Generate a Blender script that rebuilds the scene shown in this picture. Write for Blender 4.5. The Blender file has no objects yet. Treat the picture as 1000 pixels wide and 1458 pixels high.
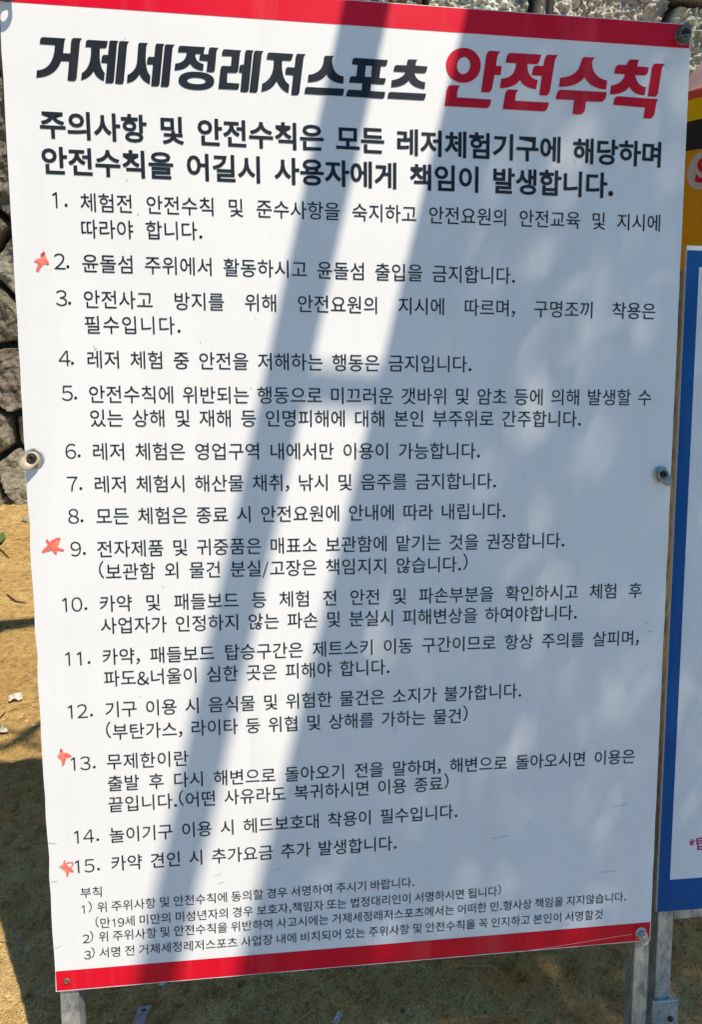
import bpy, bmesh, math, random
import numpy as np
from mathutils import Vector, noise
from mathutils.geometry import tessellate_polygon

random.seed(7)
rng = np.random.default_rng(11)
scene = bpy.context.scene
COL = scene.collection

# ------------------------------------------------------------------ pose of the sign and the camera
F = 1053.0                                   # focal length in photo pixels
PP = np.array([550.7, 759.3])                # optical centre (the photo is a crop)
LEAN = math.radians(12.0)                    # the board leans back

def rodrigues(w):
    t = np.linalg.norm(w); k = w / t
    K = np.array([[0, -k[2], k[1]], [k[2], 0, -k[0]], [-k[1], k[0], 0]])
    return np.eye(3) + np.sin(t) * K + (1 - np.cos(t)) * K @ K

Rm = rodrigues(np.array([1.18116647e-01, -1.22330156e-01, -7.71214121e-03]))
T = np.array([-2.80757859e-02, -1.80769274e-02, 1.0]) * (0.3 / 0.43414726)
Xc, Yc, Nc = Rm[:, 0], Rm[:, 1], Rm[:, 2]
W = np.stack([Xc, np.cos(LEAN) * Nc - np.sin(LEAN) * Yc, -np.cos(LEAN) * Yc - np.sin(LEAN) * Nc])
CLEAR = 0.17
PC = np.array([0, 0, CLEAR + 0.45 * np.cos(LEAN)])      # centre of the 60 x 90 cm board
CAM = W @ (-T) + PC
PX = np.array([1.0, 0, 0])
PU = np.array([0, np.sin(LEAN), np.cos(LEAN)])
PN = np.array([0, -np.cos(LEAN), np.sin(LEAN)])

def ray(u, v): return W @ np.array([(u - PP[0]) / F, (v - PP[1]) / F, 1.0])
def hit(u, v, p0, n):
    d = ray(u, v); return CAM + d * ((p0 - CAM) @ n) / (d @ n)
def pan(u, v, h=0.0):
    q = hit(u, v, PC + h * PN, PN) - PC
    return q @ PX, q @ PU
def pt(a, b, h=0.0): return PC + a * PX + b * PU + h * PN
def gnd(u, v, z=0.0): return hit(u, v, np.array([0, 0, z]), np.array([0, 0, 1.0]))

cam_d = bpy.data.cameras.new('camera')
cam = bpy.data.objects.new('camera', cam_d); COL.objects.link(cam)
right, down, fwd = W[:, 0], W[:, 1], W[:, 2]
M = np.eye(4); M[:3, 0] = right; M[:3, 1] = -down; M[:3, 2] = -fwd; M[:3, 3] = CAM
from mathutils import Matrix
cam.matrix_world = Matrix(M.tolist())
cam_d.sensor_fit = 'VERTICAL'; cam_d.sensor_height = 36.0
cam_d.lens = 36.0 * F / 1458.0
cam_d.shift_x = -(PP[0] - 500.0) / 1458.0
cam_d.shift_y = (PP[1] - 729.0) / 1458.0
cam_d.clip_start = 0.02; cam_d.clip_end = 400
scene.camera = cam

# ------------------------------------------------------------------ light
Lp = np.array([0.31, 0.79, 0.54]); Lp /= np.linalg.norm(Lp)
LS = Lp[0] * PX + Lp[1] * PU + Lp[2] * PN          # towards the sun
ELEV = math.asin(LS[2]); AZ = math.atan2(LS[0], LS[1])
world = bpy.data.worlds.new('World'); scene.world = world; world.use_nodes = True
wn = world.node_tree.nodes; wl = world.node_tree.links
sky = wn.new('ShaderNodeTexSky'); sky.sky_type = 'NISHITA'; sky.sun_disc = False
sky.sun_elevation = ELEV; sky.sun_rotation = AZ
sky.air_density = 1.0; sky.dust_density = 0.2; sky.ozone_density = 4.0
bg = wn['Background']; bg.inputs['Strength'].default_value = 0.105
tint = wn.new('ShaderNodeMix'); tint.data_type = 'RGBA'; tint.blend_type = 'MULTIPLY'; tint.inputs[0].default_value = 1.0
tint.inputs[7].default_value = (0.73, 1.19, 1.36, 1)        # the camera's white balance leaves the open sky bluer than neutral
wl.new(sky.outputs[0], tint.inputs[6]); wl.new(tint.outputs[2], bg.inputs[0])
sd = bpy.data.lights.new('sun', 'SUN'); sd.energy = 4.4; sd.angle = math.radians(0.53); sd.color = (1.0, 0.87, 0.70)
so = bpy.data.objects.new('sun', sd); COL.objects.link(so)
so.rotation_euler = Vector((-LS).tolist()).to_track_quat('-Z', 'Y').to_euler()
so.location = (LS * 8).tolist()
vs = scene.view_settings
vs.view_transform = 'Standard'; vs.look = 'None'; vs.exposure = 0.30; vs.gamma = 1.0
vs.use_curve_mapping = False
scene.cycles.max_bounces = 6; scene.cycles.caustics_reflective = False; scene.cycles.caustics_refractive = False

# ------------------------------------------------------------------ materials
def mat(name, col, rough=0.6, metal=0.0, spec=0.5):
    m = bpy.data.materials.new(name); m.use_nodes = True
    b = m.node_tree.nodes['Principled BSDF']
    b.inputs['Base Color'].default_value = (*col, 1); b.inputs['Roughness'].default_value = rough
    b.inputs['Metallic'].default_value = metal; b.inputs['Specular IOR Level'].default_value = spec
    return m
class NT:
    def __init__(s, m):
        s.m = m; s.t = m.node_tree; s.b = s.t.nodes['Principled BSDF']; s.co = s.t.nodes.new('ShaderNodeTexCoord')
    def n(s, ty, **k):
        o = s.t.nodes.new(ty)
        for a, v in k.items(): setattr(o, a, v)
        return o
    def l(s, a, b): s.t.links.new(a, b)
    def noise(s, scale, detail=4, rough=0.6, dist=0.0):
        o = s.n('ShaderNodeTexNoise'); o.inputs['Scale'].default_value = scale; o.inputs['Detail'].default_value = detail
        o.inputs['Roughness'].default_value = rough; o.inputs['Distortion'].default_value = dist
        s.l(s.co.outputs['Object'], o.inputs['Vector']); return o
    def ramp(s, inp, stops):
        o = s.n('ShaderNodeValToRGB'); e = o.color_ramp.elements
        while len(e) < len(stops): e.new(0.5)
        for q, (p, c) in zip(e, stops):
            q.position = p; q.color = (*c, 1) if len(c) == 3 else c
        s.l(inp, o.inputs[0]); return o
    def mix(s, fac, a, b, mode='MIX'):
        o = s.n('ShaderNodeMix', data_type='RGBA', blend_type=mode)
        for sock, v in ((o.inputs[0], fac), (o.inputs[6], a), (o.inputs[7], b)):
            if isinstance(v, (int, float)): sock.default_value = v
            elif isinstance(v, tuple): sock.default_value = (*v, 1)
            else: s.l(v, sock)
        return o.outputs[2]
    def bump(s, h, strength=0.5, dist=0.01):
        o = s.n('ShaderNodeBump'); o.inputs['Strength'].default_value = strength; o.inputs['Distance'].default_value = dist
        s.l(h, o.inputs['Height']); s.l(o.outputs[0], s.b.inputs['Normal']); return o
    def color(s, c): s.l(c, s.b.inputs['Base Color'])

def weathered(name, col, dirt, rough, speck=0.5, spec_=0.22):
    """printed plastic sheet: faint grime, tiny dark specks and short scuffs"""
    m = mat(name, col, rough, 0, spec_); t = NT(m)
    n1 = t.noise(7, 5, 0.65)
    r1 = t.ramp(n1.outputs['Fac'], [(0.35, (0, 0, 0)), (0.85, (1, 1, 1))])
    c = t.mix(r1.outputs[0], tuple(col), tuple(np.array(col) * 0.93))
    v = t.n('ShaderNodeTexVoronoi'); v.inputs['Scale'].default_value = 42; t.l(t.co.outputs['Object'], v.inputs['Vector'])
    w = t.noise(2.3, 2, 0.5)
    th = t.n('ShaderNodeMath', operation='MULTIPLY'); t.l(w.outputs['Fac'], th.inputs[0]); th.inputs[1].default_value = 0.085
    lt = t.n('ShaderNodeMath', operation='LESS_THAN'); t.l(v.outputs['Distance'], lt.inputs[0]); t.l(th.outputs[0], lt.inputs[1])
    wn_ = t.n('ShaderNodeTexWhiteNoise'); t.l(v.outputs['Position'], wn_.inputs[0])
    gt = t.n('ShaderNodeMath', operation='GREATER_THAN'); t.l(wn_.outputs['Value'], gt.inputs[0]); gt.inputs[1].default_value = 0.86
    mu = t.n('ShaderNodeMath', operation='MULTIPLY'); t.l(lt.outputs[0], mu.inputs[0]); t.l(gt.outputs[0], mu.inputs[1])
    mv = t.n('ShaderNodeMath', operation='MULTIPLY'); t.l(mu.outputs[0], mv.inputs[0]); mv.inputs[1].default_value = speck
    c = t.mix(mv.outputs[0], c, tuple(dirt))
    # smeared grime
    n3 = t.noise(30, 6, 0.7, 1.5)
    r3 = t.ramp(n3.outputs['Fac'], [(0.66, (0, 0, 0)), (0.80, (1, 1, 1))])
    m3 = t.n('ShaderNodeMath', operation='MULTIPLY'); t.l(r3.outputs[0], m3.inputs[0]); m3.inputs[1].default_value = 0.16
    c = t.mix(m3.outputs[0], c, tuple(dirt))
    mp = t.n('ShaderNodeMapping'); mp.inputs['Scale'].default_value = (26, 5, 1.6); t.l(t.co.outputs['Object'], mp.inputs[0])
    n5 = t.noise(1, 5, 0.7, .4); t.l(mp.outputs[0], n5.inputs['Vector'])
    r5 = t.ramp(n5.outputs['Fac'], [(0.52, (0, 0, 0)), (0.78, (1, 1, 1))])
    m5 = t.n('ShaderNodeMath', operation='MULTIPLY'); t.l(r5.outputs[0], m5.inputs[0]); m5.inputs[1].default_value = 0.11
    c = t.mix(m5.outputs[0], c, tuple(np.array(dirt) * 1.2))
    t.color(c)
    n4 = t.noise(9, 3); r4 = t.ramp(n4.outputs['Fac'], [(0.3, (rough - .06,) * 3), (0.8, (rough + .14,) * 3)])
    t.l(r4.outputs[0], t.b.inputs['Roughness'])
    t.bump(t.noise(5, 2).outputs['Fac'], 0.06, 0.01)
    return m

M_white = weathered('white_sheet', (0.80, 0.81, 0.82), (0.28, 0.27, 0.26), 0.33)
M_red = weathered('red_print', (0.70, 0.004, 0.026), (0.75, 0.35, 0.33), 0.33, 0.35)
M_redink = weathered('red_ink', (0.62, 0.004, 0.022), (0.75, 0.35, 0.33), 0.36, 0.0)
M_ink = weathered('black_ink', (0.017, 0.021, 0.029), (0.25, 0.25, 0.26), 0.38, 0.2)
M_ink2 = weathered('dark_ink', (0.014, 0.016, 0.021), (0.25, 0.25, 0.26), 0.42, 0.0)
M_blue = weathered('blue_print', (0.001, 0.082, 0.29), (0.12, 0.22, 0.36), 0.5, 0.4); M_blue.node_tree.nodes['Principled BSDF'].inputs['Specular IOR Level'].default_value = 0.2
M_magenta = mat('magenta_ink', (0.42, 0.02, 0.16), 0.4)
M_edge = mat('sheet_edge', (0.62, 0.61, 0.58), 0.6)
M_pen_light = mat('felt_pen_salmon', (0.86, 0.23, 0.15), 0.5)
M_pen = mat('felt_pen_red', (0.83, 0.15, 0.11), 0.5)
M_pen_dark = mat('felt_pen_crimson', (0.52, 0.03, 0.07), 0.5)
M_scratch = mat('scratch', (0.78, 0.55, 0.54), 0.5)
M_scuff = mat('scuff', (0.43, 0.42, 0.42), 0.7)

def steel(name, base=(0.42, 0.45, 0.46)):
    m = mat(name, base, 0.45, 0.55); t = NT(m)
    mpz = t.n('ShaderNodeMapping'); mpz.inputs['Scale'].default_value = (1, 1, .4); t.l(t.co.outputs['Object'], mpz.inputs[0])
    n = t.noise(90, 6, 0.75, 0.2); t.l(mpz.outputs[0], n.inputs['Vector'])
    r = t.ramp(n.outputs['Fac'], [(0.34, tuple(np.array(base) * .45)), (0.50, base), (0.66, tuple(np.minimum(np.array(base) * 1.5, .8)))])
    n2 = t.noise(160, 3)
    r2 = t.ramp(n2.outputs['Fac'], [(0.60, (0, 0, 0)), (0.72, (1, 1, 1))])
    f = t.n('ShaderNodeMath', operation='MULTIPLY'); t.l(r2.outputs[0], f.inputs[0]); f.inputs[1].default_value = 0.35
    t.color(t.mix(f.outputs[0], r.outputs[0], (0.16, 0.15, 0.13)))
    r3 = t.ramp(n.outputs['Fac'], [(0.3, (0.6,) * 3), (0.7, (0.36,) * 3)]); t.l(r3.outputs[0], t.b.inputs['Roughness'])
    t.bump(n2.outputs['Fac'], 0.15, 0.002)
    return m
M_steel = steel('galvanised_steel')
M_rust = steel('rusty_steel', (0.16, 0.09, 0.05)); M_rust.node_tree.nodes['Principled BSDF'].inputs['Metallic'].default_value = 0.1
M_washer = steel('washer_zinc', (0.48, 0.50, 0.49))
M_darkhole = mat('screw_recess', (0.035, 0.022, 0.02), 0.5, 0.3)
M_cap = mat('cream_plastic', (0.50, 0.42, 0.28), 0.35)
M_capgrey = mat('grey_plastic', (0.13, 0.14, 0.12), 0.4)
M_capclear = mat('clear_plastic', (0.55, 0.56, 0.52), 0.12)
M_capclear.node_tree.nodes['Principled BSDF'].inputs['Transmission Weight'].default_value = 0.6

# ------------------------------------------------------------------ helpers
def mesh_obj(name, verts, faces, mats, parent=None, midx=None, smooth=False, origin=None):
    """verts are in world space; the object's origin is the parent's origin (or origin)"""
    org = np.array(origin if origin is not None else (parent['_org'] if parent is not None else (0, 0, 0)), float)
    me = bpy.data.meshes.new(name)
    v = np.asarray(verts, float).reshape(-1, 3) - org
    me.from_pydata(v.tolist(), [], [tuple(int(i) for i in f) for f in faces])
    for m in (mats if isinstance(mats, (list, tuple)) else [mats]): me.materials.append(m)
    if midx is not None: me.polygons.foreach_set('material_index', np.asarray(midx, dtype=np.int32))
    if smooth: me.polygons.foreach_set('use_smooth', np.ones(len(me.polygons), dtype=bool))
    me.update()
    o = bpy.data.objects.new(name, me); COL.objects.link(o)
    if parent is not None:
        o.parent = parent; o.location = (org - np.array(parent['_org'])).tolist()
    else:
        o.location = org.tolist()
    o['_org'] = org.tolist()
    return o
def tag(o, label, cat, group=None, kind=None):
    if label: o['label'] = label
    if cat: o['category'] = cat
    if group: o['group'] = group
    if kind: o['kind'] = kind
    return o
def thing(name, loc, label, cat, group=None):
    o = bpy.data.objects.new(name, None); COL.objects.link(o); o.location = [float(x) for x in loc]
    o.empty_display_size = 0.05; o['_org'] = [float(x) for x in loc]
    return tag(o, label, cat, group)
class MB:
    def __init__(s): s.v = []; s.f = []; s.m = []
    def add(s, verts, faces, mi=0):
        k = len(s.v); s.v += [np.asarray(p, float) for p in verts]
        s.f += [[k + i for i in f] for f in faces]; s.m += [mi] * len(faces)
    def box8(s, c, mi=0):           # c: 4 bottom then 4 top corners
        s.add(c, [(0, 3, 2, 1), (4, 5, 6, 7), (0, 1, 5, 4), (1, 2, 6, 5), (2, 3, 7, 6), (3, 0, 4, 7)], mi)
    def beam(s, p, q, ax1, ax2, w1, w2, mi=0):
        p = np.asarray(p, float); q = np.asarray(q, float)
        o = [(-1, -1), (1, -1), (1, 1), (-1, 1)]
        s.box8([p + a * ax1 * w1 / 2 + b * ax2 * w2 / 2 for a, b in o] + [q + a * ax1 * w1 / 2 + b * ax2 * w2 / 2 for a, b in o], mi)
    def tube(s, pts, rad, n=8, mi=0, cap=True):
        pts = [np.asarray(p, float) for p in pts]
        if np.isscalar(rad): rad = [rad] * len(pts)
        k = len(s.v); up = np.array([0.31, 0.2, 0.93])
        for i, p in enumerate(pts):
            d = pts[min(i + 1, len(pts) - 1)] - pts[max(i - 1, 0)]; d = d / (np.linalg.norm(d) + 1e-12)
            a = np.cross(d, up); a /= np.linalg.norm(a) + 1e-12; b = np.cross(d, a)
            for j in range(n):
                t = 2 * math.pi * j / n; s.v.append(p + rad[i] * (math.cos(t) * a + math.sin(t) * b))
        for i in range(len(pts) - 1):
            for j in range(n):
                s.f.append([k + i * n + j, k + i * n + (j + 1) % n, k + (i + 1) * n + (j + 1) % n, k + (i + 1) * n + j]); s.m.append(mi)
        if cap:
            s.f.append([k + j for j in range(n)][::-1]); s.m.append(mi)
            s.f.append([k + (len(pts) - 1) * n + j for j in range(n)]); s.m.append(mi)
    def revolve(s, c, ax, e1, e2, prof, n=28, mi=0):
        k = len(s.v)
        for r, h in prof:
            for j in range(n):
                t = 2 * math.pi * j / n
                s.v.append(c + ax * h + r * (math.cos(t) * e1 + math.sin(t) * e2))
        for i in range(len(prof) - 1):
            for j in range(n):
                s.f.append([k + i * n + j, k + i * n + (j + 1) % n, k + (i + 1) * n + (j + 1) % n, k + (i + 1) * n + j]); s.m.append(mi)
        s.f.append([k + (len(prof) - 1) * n + j for j in range(n)]); s.m.append(mi)
    def build(s, name, mats, parent=None, smooth=False, bevel=0.0, origin=None):
        o = mesh_obj(name, s.v, s.f, mats, parent, s.m, smooth, origin)
        if bevel:
            b = o.modifiers.new('bevel', 'BEVEL'); b.width = bevel; b.segments = 2; b.limit_method = 'ANGLE'
        return o
def flat_poly(mb, loops, mi=0):
    """fill outlines (world points, first outer, then holes)"""
    pl = [[Vector(p.tolist()) for p in L] for L in loops]
    tris = tessellate_polygon(pl); allp = [p for L in loops for p in L]
    out = []
    for t in tris:
        a, b, c = (allp[i] for i in t)
        nrm = np.cross(b - a, c - a)
        out.append(t if nrm @ PN > 0 else (t[0], t[2], t[1]))
    mb.add(allp, out, mi)
def rounded(poly, r=0.0):
    return poly

# ------------------------------------------------------------------ ground
BASE_Y = 2.115                                # foot of the stone wall
def axis(lo, hi, fine_lo, fine_hi, step, big):
    a = list(np.arange(fine_lo, fine_hi, step)) + [fine_hi]
    s = step; x = fine_lo; L = []
    while x > lo:
        s = min(s * 1.35, big); x -= s; L.append(max(x, lo))
    s = step; x = fine_hi; U = []
    while x < hi:
        s = min(s * 1.35, big); x += s; U.append(min(x, hi))
    return np.array(L[::-1] + a + U)
def grid_faces(nx, ny):
    i = np.arange(nx - 1)[None, :]; j = np.arange(ny - 1)[:, None]
    k = (j * nx + i).ravel()
    return np.stack([k, k + 1, k + nx + 1, k + nx], 1)
def fbm(x, y, z, sc, octv=4, H=0.8):
    return noise.fractal((x * sc, y * sc, z * sc), H, 2.0, octv)

gx = axis(-60, 60, -1.35, 0.62, 0.0095, 6.0); gy = axis(-60, 60, -0.16, 2.2, 0.0095, 6.0)
GX, GY = np.meshgrid(gx, gy)
def ground_z(x, y):
    z = 0.012 * fbm(x, y, 3.1, 2.3, 3)
    if -2 < x < 1.5 and -1 < y < 2.6:
        z += 0.0075 * fbm(x, y, 7.7, 13, 4) + 0.0034 * fbm(x, y, 1.7, 55, 3)
    z += 0.03 * max(0.0, 1 - abs(y - BASE_Y) / 0.25) - 0.10 * max(0.0, min(-3.0 - y, 12))
    return z
# (heights)
GZ = np.array([ground_z(x, y) for x, y in zip(GX.ravel(), GY.ravel())])
M_sand = mat('sandy_soil', (0.38, 0.26, 0.13), 1.0, 0, 0.0); t = NT(M_sand)
na = t.noise(2.6, 6, 0.62); nb = t.noise(55, 5, 0.7); nc = t.noise(330, 3, 0.7)
c1 = t.ramp(na.outputs['Fac'], [(0.32, (0.53, 0.35, 0.125)), (0.52, (0.69, 0.485, 0.205)), (0.72, (0.82, 0.62, 0.32))])
c2 = t.ramp(nb.outputs['Fac'], [(0.32, (0.58, 0.53, 0.46)), (0.48, (1, 1, 1)), (0.72, (1.3, 1.28, 1.22))])
c3 = t.ramp(nc.outputs['Fac'], [(0.34, (0.52, 0.46, 0.40)), (0.46, (1, 1, 1)), (0.68, (1.4, 1.38, 1.3))])
cc = t.mix(1.0, c1.outputs[0], c2.outputs[0], 'MULTIPLY'); cc = t.mix(0.8, cc, c3.outputs[0], 'MULTIPLY')
t.color(cc)
ad = t.n('ShaderNodeMath', operation='ADD'); t.l(nb.outputs['Fac'], ad.inputs[0]); t.l(nc.outputs['Fac'], ad.inputs[1])
t.bump(ad.outputs[0], 1.0, 0.009)
g = mesh_obj('ground', np.stack([GX.ravel(), GY.ravel(), GZ], 1), grid_faces(len(gx), len(gy)), M_sand, smooth=True)
g['kind'] = 'structure'
# open water behind the viewer, out of view, added for its blue bounce
M_sea = mat('sea_water', (0.03, 0.10, 0.16), 0.12); t = NT(M_sea); t.bump(t.noise(6, 4).outputs['Fac'], .4, .05)
unseen_sea = mesh_obj('unseen_sea', [(-60, -60, -.3), (60, -60, -.3), (60, -4.5, -.3), (-60, -4.5, -.3)], [(0, 1, 2, 3)], M_sea); unseen_sea['kind'] = 'structure'

# ------------------------------------------------------------------ stone wall
BATTER = 0.10
def wall_pt(u, v):
    n = np.array([0, -1.0, BATTER]); return hit(u, v, np.array([0, BASE_Y, 0]), n / np.linalg.norm(n))
wx = axis(-6, 6, -1.45, 1.75, 0.0075, 0.12)
wz = np.concatenate([np.arange(-0.1, 1.9, 0.0075), np.arange(1.9, 2.6, 0.03)])
WX, WZ = np.meshgrid(wx, wz)
seeds = [wall_pt(u, v)[[0, 2]] for u, v in [(8, 250), (-45, 330), (34, 395), (-6, 440), (22, 545), (-60, 560), (-14, 622), (28, 672), (-30, 690), (60, 620),
         (650, -15), (868, 10), (1040, -50), (1010, 92), (560, -10), (760, -140), (930, -150)]]
fixed = np.array(seeds)
px_, pz_ = np.meshgrid(np.arange(-6.2, 6.3, 0.36), np.arange(-0.15, 2.8, 0.30))
off = (np.arange(px_.shape[0]) % 2)[:, None] * 0.18
cand = np.stack([(px_ + off).ravel(), pz_.ravel()], 1) + rng.uniform(-.09, .09, (px_.size, 2))
cand = np.array([c for c in cand if np.min(np.linalg.norm(fixed - c, axis=1)) > 0.25])
S2 = np.concatenate([fixed, cand])
P2 = np.stack([WX.ravel(), WZ.ravel()], 1)
wob = np.array([(noise.noise((x * 5, z * 5, 0.3)), noise.noise((x * 5, z * 5, 9.3))) for x, z in P2]) * 0.013
d1 = np.empty(len(P2)); d2 = np.empty(len(P2)); idx = np.empty(len(P2), int)
for k in range(0, len(P2), 20000):
    q = P2[k:k + 20000] + wob[k:k + 20000]
    D = ((q[:, None, :] - S2[None]) ** 2).sum(2)
    o = np.argpartition(D, 1, axis=1)[:, :2]; r_ = np.arange(len(q))
    da, db = D[r_, o[:, 0]], D[r_, o[:, 1]]
    sw = da > db
    idx[k:k + 20000] = np.where(sw, o[:, 1], o[:, 0])
    d1[k:k + 20000] = np.sqrt(np.minimum(da, db)); d2[k:k + 20000] = np.sqrt(np.maximum(da, db))
e = (d2 - d1)
s_ = np.clip((e - 0.007) / 0.022, 0, 1); s_ = s_ * s_ * (3 - 2 * s_)
tilt = rng.uniform(-.22, .22, (len(S2), 2)); lift = rng.uniform(-.012, .03, len(S2)); rough_c = rng.uniform(.7, 1.3, len(S2))
rel = P2 - S2[idx]
rock = np.array([noise.turbulence((x * 7, z * 7, i * 3.7), 3, False) * 0.030 + fbm(x, z, i * 1.3, 22, 5, .65) * 0.0095
                 for (x, z), i in zip(P2, idx)])
pit = np.array([abs(noise.noise((x * 44, z * 44, 5.5))) * 0.012 + abs(noise.noise((x * 90, z * 90, 2.5))) * 0.008 for x, z in P2])
pitw = np.clip((P2[:, 0] - 0.0) / 0.3, 0, 1)                # the stones on the right are coarse and pitted
hgt = s_ * (0.075 + lift[idx] + (tilt[idx] * rel).sum(1) + rock * rough_c[idx] + pitw * (pit * 3.0 - .012)) + 0.006 * (1 - s_) * rng.normal(size=len(P2)) * .4
WY = BASE_Y + BATTER * P2[:, 1] - hgt + 0.05
M_stone = mat('field_stone', (0.28, 0.25, 0.2), 0.95, 0, 0.15); t = NT(M_stone)
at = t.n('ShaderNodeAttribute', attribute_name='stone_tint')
na = t.noise(9, 6, 0.65); nb = t.noise(70, 5, 0.7); nc = t.noise(24, 4, 0.6, 1.0)
c1 = t.ramp(na.outputs['Fac'], [(0.3, (0.17, 0.152, 0.122)), (0.52, (0.26, 0.24, 0.20)), (0.75, (0.37, 0.35, 0.305))])
c2 = t.ramp(nb.outputs['Fac'], [(0.28, (0.45, 0.43, 0.40)), (0.5, (1, 1, 1)), (0.72, (1.5, 1.5, 1.45))])
cc = t.mix(1.0, c1.outputs[0], c2.outputs[0], 'MULTIPLY')
ml = t.ramp(nc.outputs['Fac'], [(0.62, (0, 0, 0)), (0.74, (1, 1, 1))])
mlf = t.n('ShaderNodeMath', operation='MULTIPLY'); t.l(ml.outputs[0], mlf.inputs[0]); mlf.inputs[1].default_value = 0.45
cc = t.mix(mlf.outputs[0], cc, (0.20, 0.17, 0.07))
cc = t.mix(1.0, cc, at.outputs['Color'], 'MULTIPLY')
t.color(cc); t.bump(nb.outputs['Fac'], 0.8, 0.006)
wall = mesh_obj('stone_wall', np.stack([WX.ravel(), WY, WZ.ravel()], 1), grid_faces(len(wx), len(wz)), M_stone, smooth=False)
tint = rng.uniform(0.75, 1.2, len(S2))[:, None] * np.array([[1, 1, 1]]) * (1 + rng.uniform(-.05, .05, (len(S2), 3)))
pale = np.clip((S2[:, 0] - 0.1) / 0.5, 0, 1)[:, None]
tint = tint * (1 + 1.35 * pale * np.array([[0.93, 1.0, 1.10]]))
mort = np.array([[0.42, 0.39, 0.33]])
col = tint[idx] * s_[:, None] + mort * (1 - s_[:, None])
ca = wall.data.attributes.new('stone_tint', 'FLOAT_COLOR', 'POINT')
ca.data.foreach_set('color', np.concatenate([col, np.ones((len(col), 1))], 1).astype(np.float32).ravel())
tag(wall, 'rough stone retaining wall of irregular blocks with deep joints behind the signs', 'wall')

# ------------------------------------------------------------------ the safety-rules sign
SIGN_LOC = np.array([0, -0.05, 0.0])
sign = thing('notice_board', SIGN_LOC, 'large white safety rules board with red bands, black Korean text and red pen stars', 'sign')
HW, HH, TH = 0.300, 0.450, 0.0032
m = MB()
nseg = 46
rr = random.Random(3)
def nick(): return rr.choice([0, 0, 0, 0, 0.0003, 0.0007])
outline = []
for k in range(nseg + 1): outline.append((-HW + nick() * (1.6 if k < 24 else .6), -HH + 2 * HH * k / nseg))
for k in range(1, 30): outline.append((-HW + 2 * HW * k / 30, HH))
for k in range(nseg + 1): outline.append((HW - nick() * .5, HH - 2 * HH * k / nseg))
for k in range(1, 30): outline.append((HW - 2 * HW * k / 30, -HH + nick() * .6))
outline = outline[::-1]                                     # counter-clockwise seen from the front
n_o = len(outline)
fr = [pt(a, b, 0) for a, b in outline]; bk = [pt(a, b, -TH) for a, b in outline]
m.add(fr + bk, [list(range(n_o))[::-1], list(range(n_o, 2 * n_o))], 0)
k0 = 0
m.f += [[i, (i + 1) % n_o, n_o + (i + 1) % n_o, n_o + i] for i in range(n_o)]; m.m += [1] * n_o
m.m[1] = 2
M_back = mat('bare_sheet_back', (0.10, 0.10, 0.10), 0.7)
panel = m.build('panel', [M_white, M_edge, M_back], sign)
bm = bmesh.new(); bm.from_mesh(panel.data); bmesh.ops.recalc_face_normals(bm, faces=bm.faces[:]); bm.to_mesh(panel.data); bm.free()

E1 = 0.00022                                                # print layers stand a hair proud of the sheet
def sheet(name, poly_ab, h, mats, parent):
    mb = MB(); flat_poly(mb, [[pt(a, b, h) for a, b in poly_ab]]); return mb.build(name, mats, parent)
in_ = 0.0009
def merge(o, mb, mt):
    """surface marks belong to the sheet they are on"""
    me = o.data; bm = bmesh.new(); bm.from_mesh(me); me.materials.append(mt); k = len(me.materials) - 1
    org = np.array(o['_org']); vv = [bm.verts.new((p - org).tolist()) for p in mb.v]
    for f in mb.f:
        q = bm.faces.new([vv[i] for i in f]); q.material_index = k
    bm.to_mesh(me); bm.free()
bands = [0, 0]
bands[0] = sheet('red_band', [(-HW + in_, HH - .0205), (HW - in_, HH - .0205), (HW - in_, HH - .0006), (-HW + in_, HH - .0006)], E1, M_red, sign); bands[0]['label'] = 'red band along the top edge of the board'
bands[1] = sheet('red_band', [(-HW + in_, -HH + in_), (HW - in_, -HH + in_), (HW - in_, -HH + .0212), (-HW + in_, -HH + .0212)], E1, M_red, sign); bands[1]['label'] = 'red band along the bottom edge of the board, creased at its right end'

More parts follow.
